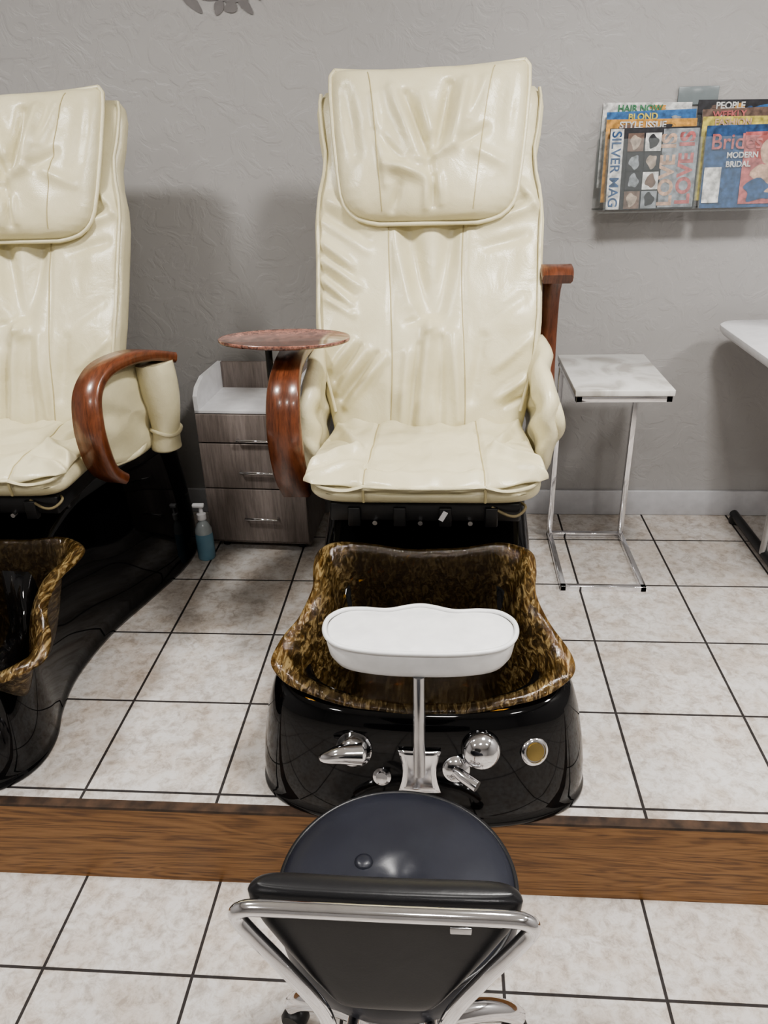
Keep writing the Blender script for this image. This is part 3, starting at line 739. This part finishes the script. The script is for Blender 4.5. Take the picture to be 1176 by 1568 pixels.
# ------------------------------------------------------------------ wall magazine rack
def build_rack():
    E = empty('magazine_rack', (.475, WY, 1.32))
    acr, nt, bs = newmat('clear_acrylic')
    bs.inputs['Base Color'].default_value = (.6, .65, .65, 1); bs.inputs['Roughness'].default_value = .05
    tr = nt.nodes.new('ShaderNodeBsdfTransparent'); mx = nt.nodes.new('ShaderNodeMixShader'); mx.inputs['Fac'].default_value = .93
    nt.links.new(bs.outputs[0], mx.inputs[1]); nt.links.new(tr.outputs[0], mx.inputs[2])
    nt.links.new(mx.outputs[0], [n for n in nt.nodes if n.type == 'OUTPUT_MATERIAL'][0].inputs['Surface'])
    cw = .285
    pal = [(.55, .55, .54), (.02, .02, .025), (.36, .04, .03), (.025, .07, .17), (.50, .26, .06), (.04, .17, .08), (.32, .26, .21), (.50, .42, .10), (.14, .09, .07), (.38, .11, .11), (.22, .24, .26), (.45, .30, .22), (.03, .12, .30)]
    mats = [plain('print_%d' % i, c, .3, nscale=60, var=.5, bstr=0) for i, c in enumerate(pal)]
    paper = plain('paper', (.6, .6, .58), .4)
    def text(nm, s, size, loc, rot, mat, par, off=.0006):
        cu = bpy.data.curves.new(nm, 'FONT'); cu.body = s; cu.size = size; cu.extrude = .0003; cu.offset = off
        cu.materials.append(mat)
        o = bpy.data.objects.new(nm, cu); o.location = loc; o.rotation_euler = rot; return link(o, par)
    def blob(nm, cx, cz, rx, rz, mat, par, d, ph=0, am=.2, lob=3):
        vs = [(cx+rx*math.cos(a)*(1+am*math.sin(lob*a+ph)), -d, cz+rz*math.sin(a)*(1+am*math.cos(lob*a+ph))) for a in np.linspace(0, 2*math.pi, 28, endpoint=False)]
        mesh(nm, vs, [tuple(range(28))], mat, par, smooth=False)
    tilt = math.radians(6)
    heads = {(0, 1): ('trend', 'STYLE ISSUE', 4, 0), (0, 2): ('color', 'BLOND', 12, 7), (0, 3): ('salon', 'HAIR NOW', 0, 5), (1, 1): ('beauty', 'FASHION', 7, 11), (1, 2): ('look', 'WEEKLY', 8, 9), (1, 3): ('nails', 'PEOPLE', 1, 0)}
    for c in range(2):
        for t in range(4):
            yb = -.118+.028*t; z0 = .010+.019*t; hgt = .230 + .004*t
            w = cw-.018
            A = bpy.data.objects.new('magazine_%d_%d' % (c, t), None); link(A, E)
            A.location = (c*cw+cw/2+.004+(.006, -.004, .005, -.01)[t], yb, z0); A.rotation_euler = (-tilt, (0, .012, -.01, .02)[t], (.02, -.02, .01, 0)[t])
            if t == 0: basem = mats[1] if c == 0 else mats[3]
            else: basem = mats[heads[(c, t)][2]]
            box('pages', (0, .006, hgt/2), (w-.004, .010, hgt-.004), paper, A)
            box('cover', (0, 0, hgt/2), (w, .0015, hgt), basem, A)
            rnd = random.Random(c*10+t)
            if t > 0:
                h_ = heads[(c, t)]
                for k in range(9):
                    blob('print_shape_%d' % k, rnd.uniform(-w/2+.03, w/2-.03), hgt-rnd.uniform(.012, .05), rnd.uniform(.010, .028), rnd.uniform(.005, .010), rnd.choice(mats), A, .0012+.0002*k, rnd.uniform(0, 6), .25, rnd.choice((2, 3, 4)))
                text('masthead', h_[1], .026, (-w/2+.01+rnd.uniform(0, .06), -.0036, hgt-.025), (math.pi/2, 0, 0), mats[h_[3]], A, .0008)
            if t == 0 and c == 0:
                box('strip', (-.112, -.0036, .115), (.040, .0008, .226), mats[0], A)
                text('title', 'SILVER MAG', .040, (-.126, -.0046, .222), (math.pi/2, math.pi/2, 0), mats[3], A)
                for k in range(8):
                    box('photo_%d' % k, (-.055+.052*(k % 2), -.0036, .028+.054*(k//2)), (.047, .0008, .050), mats[[8, 10, 1, 0, 1, 1, 8, 0][k]], A)
                    blob('face_%d' % k, -.055+.052*(k % 2), .028+.054*(k//2), .015, .019, mats[[6, 1, 10, 8, 10, 6, 6, 1][k]], A, .0046, k)
                box('strip_r', (.078, -.0036, .115), (.105, .0008, .22), mats[10], A)
                text('title2', 'LOVE IS', .060, (.064, -.0046, .008), (math.pi/2, -math.pi/2, 0), mats[11], A, .002)
                text('title3', 'LOVE IS', .060, (.118, -.0046, .012), (math.pi/2, -math.pi/2, 0), mats[9], A, .002)
            if t == 0 and c == 1:
                box('photo_a', (.05, -.0036, .11), (.14, .0008, .20), mats[9], A)
                blob('photo_hair', .055, .165, .045, .040, mats[2], A, .0043, 1, .15, 5)
                blob('photo_face', .055, .155, .026, .034, mats[11], A, .0048, 0, .05)
                blob('photo_figure', .06, .09, .045, .040, mats[11], A, .0052, 2, .25, 4)
                blob('photo_dress', .04, .045, .050, .030, mats[3], A, .0056, 1, .3, 3)
                blob('photo_arm', .09, .05, .030, .020, mats[11], A, .0060, 0, .3, 4)
                text('title', 'Brides', .060, (-.12, -.0066, .165), (math.pi/2, 0, 0), mats[9], A)
                text('title2', 'MODERN', .022, (-.07, -.0066, .14), (math.pi/2, 0, 0), mats[0], A)
                text('title4', 'BRIDAL', .022, (-.07, -.0066, .115), (math.pi/2, 0, 0), mats[0], A)
                box('label', (-.105, -.0042, .065), (.050, .0008, .10), mats[0], A)
            box('pocket_front', (0, -.009, .10), (cw-.004, .002, .20), acr, A)
        box('divider_%d' % c, (c*cw+.001, -.065, .11), (.002, .12, .20), acr, E)
    box('divider_2', (2*cw, -.065, .11), (.002, .12, .20), acr, E)
    box('back_panel', (cw, -.004, .15), (2*cw, .004, .30), acr, E)
    box('pocket_floor', (cw, -.065, .004), (2*cw, .13, .004), acr, E)
    tabm = plain('grey_tab', (.20, .23, .24), .2)
    box('hanger_tab_b', (.29, -.006, .322), (.12, .004, .05), tabm, E, .0018)
build_rack()

# ------------------------------------------------------------------ wall decal
def build_decal():
    E = empty('wall_flower_decal', (-.69, WY-.002, 1.925))
    dm = plain('decal_grey', (.17, .16, .16), .6)
    rnd = random.Random(5)
    for k in range(26):
        a = rnd.uniform(0, 2*math.pi); r = rnd.uniform(.01, .12)
        cx, cz = r*math.cos(a)*1.2, .02+r*.45*math.sin(a)+.02
        l, w = rnd.uniform(.02, .045), rnd.uniform(.008, .016); th = rnd.uniform(0, math.pi)
        vs = []
        for t in np.linspace(0, 2*math.pi, 14, endpoint=False):
            u = l*math.cos(t); v = w*math.sin(t)*(1+.4*math.cos(t))
            vs.append((cx+u*math.cos(th)-v*math.sin(th), -.0003*k*.3, cz+u*math.sin(th)+v*math.cos(th)))
        mesh('petal_%d' % k, vs, [tuple(range(14))], dm, E, smooth=False)
build_decal()

# ------------------------------------------------------------------ stool
def build_stool():
    cx, cy = -.068, .857
    E = empty('salon_stool', (cx, cy, 0))
    prof = [(.02, .425), (.16, .425), (.178, .43), (.188, .445), (.191, .465), (.190, .485), (.186, .499), (.180, .506), (.172, .511), (.15, .516), (.10, .519), (.05, .518), (.03, .516), (.016, .509), (.001, .507)]
    lathe('seat', prof, M_slate, E, n=72, sharp=80)
    tube('seat_piping', [(.186*math.cos(a), .186*math.sin(a), .500) for a in np.linspace(0, 2*math.pi, 64, endpoint=False)], .004, M_blkvin, E, n=8, closed=True)
    lathe('seat_button', [(.001, 0), (.016, 0), (.014, .007), (.008, .010), (.001, .010)], M_slate, E, (-.055, .02, .514))
    lathe('seat_plate', [(.001, .41), (.09, .41), (.09, .425), (.001, .425)], M_dark, E)
    lathe('gas_column', [(.001, .07), (.028, .07), (.028, .26), (.014, .262), (.014, .41), (.001, .41)], M_chrome, E)
    for k in range(5):
        a = math.radians(90+72*k)
        dx, dy = math.cos(a), math.sin(a)
        tube('base_leg_%d' % k, [(dx*.02, dy*.02, .12), (dx*.08, dy*.08, .125), (dx*.15, dy*.15, .115), (dx*.20, dy*.20, .09), (dx*.225, dy*.225, .062)], lambda t: .024-.006*t, M_chrome, E, n=12, smooth_n=4)
        lathe('caster_%d' % k, [(.001, -.018), (.020, -.018), (.025, -.012), (.025, .012), (.020, .018), (.001, .018)], M_dark, E, (dx*.222, dy*.222, .026), (-dy, dx, 0), n=24)
        tube('caster_stem_%d' % k, [(dx*.222, dy*.222, .03), (dx*.222, dy*.222, .07)], .007, M_chrome, E, n=8)
    lathe('base_hub', [(.001, .075), (.04, .075), (.04, .14), (.032, .15), (.001, .15)], M_chrome, E)
    def bp(x, s, d):
        yw = -.230 + .25*x*x
        return (x, yw + d + .04*(s-.6), s - .15*x*x*(s > .6))
    def Wq(v): return interp(v, [0, .04, .1, .3, .5, .7, .85, .95, 1], [.05, .062, .072, .100, .126, .150, .163, .165, .152])
    cushion('back_panel', Wq, .555, .762, bp, .034, .010, M_blkvin, E, None, nu=60, nv=60, n=10, nvp=10)
    fr = [(-.05, -.08, .415), (-.056, -.18, .42), (-.066, -.236, .46), (-.080, -.244, .56), (-.122, -.246, .645), (-.160, -.244, .705), (-.174, -.242, .730), (-.168, -.243, .744), (-.145, -.245, .751), (-.08, -.248, .755), (0, -.249, .756)]
    fr = fr + [(-x, y, z) for x, y, z in reversed(fr[:-1])]
    tube('back_frame', fr, .0098, M_chrome, E, n=14, smooth_n=8)
    box('badge', (.092, -.2415, .722), (.026, .003, .011), M_steel, E, .0014)
build_stool()

# ------------------------------------------------------------------ lights
def alight(name, loc, size, size_y, power, color=(1, .975, .94)):
    E = empty(name, (loc[0], loc[1], loc[2]))
    ld = bpy.data.lights.new('lamp', 'AREA'); ld.shape = 'RECTANGLE'; ld.size = size; ld.size_y = size_y; ld.energy = power; ld.color = color
    o = bpy.data.objects.new('lamp', ld); link(o, E)
    for i, (x, y, sx, sy) in enumerate(((0, size_y/2+.015, size+.06, .03), (0, -size_y/2-.015, size+.06, .03), (size/2+.015, 0, .03, size_y), (-size/2-.015, 0, .03, size_y))):
        box('frame_%d' % i, (x, y, .0), (sx, sy, .03), M_ceil, E)
    return E
for x, pw in ((-1.5, 38), (.55, 48), (2.1, 32)):
    alight('ceiling_light', (x, 1.20, ZC-.02), .28, .28, pw)
for x in (-1.5, .1, 1.6):
    alight('ceiling_light', (x, -.5, ZC-.02), .3, .3, 17)

w = bpy.data.worlds.new('world'); bpy.context.scene.world = w; w.use_nodes = True
w.node_tree.nodes['Background'].inputs[0].default_value = (.8, .85, .9, 1); w.node_tree.nodes['Background'].inputs[1].default_value = .3
try: bpy.context.scene.view_settings.look = 'AgX - Medium High Contrast'
except Exception: pass

# ------------------------------------------------------------------ camera
p = math.radians(25.8); yaw = math.radians(4.8); roll = math.radians(1.7)
Rm = Matrix.Rotation(yaw, 4, 'Z') @ Matrix.Rotation(math.pi/2-p, 4, 'X') @ Matrix.Rotation(-roll, 4, 'Z')
cam = bpy.data.cameras.new('camera'); co = bpy.data.objects.new('camera', cam); COL.objects.link(co)
co.matrix_world = Matrix.Translation((0, 0, 1.565)) @ Rm
cam.sensor_fit = 'VERTICAL'; cam.sensor_height = 32; cam.lens = 1200/1568*32
cam.clip_start = .02
bpy.context.scene.camera = co
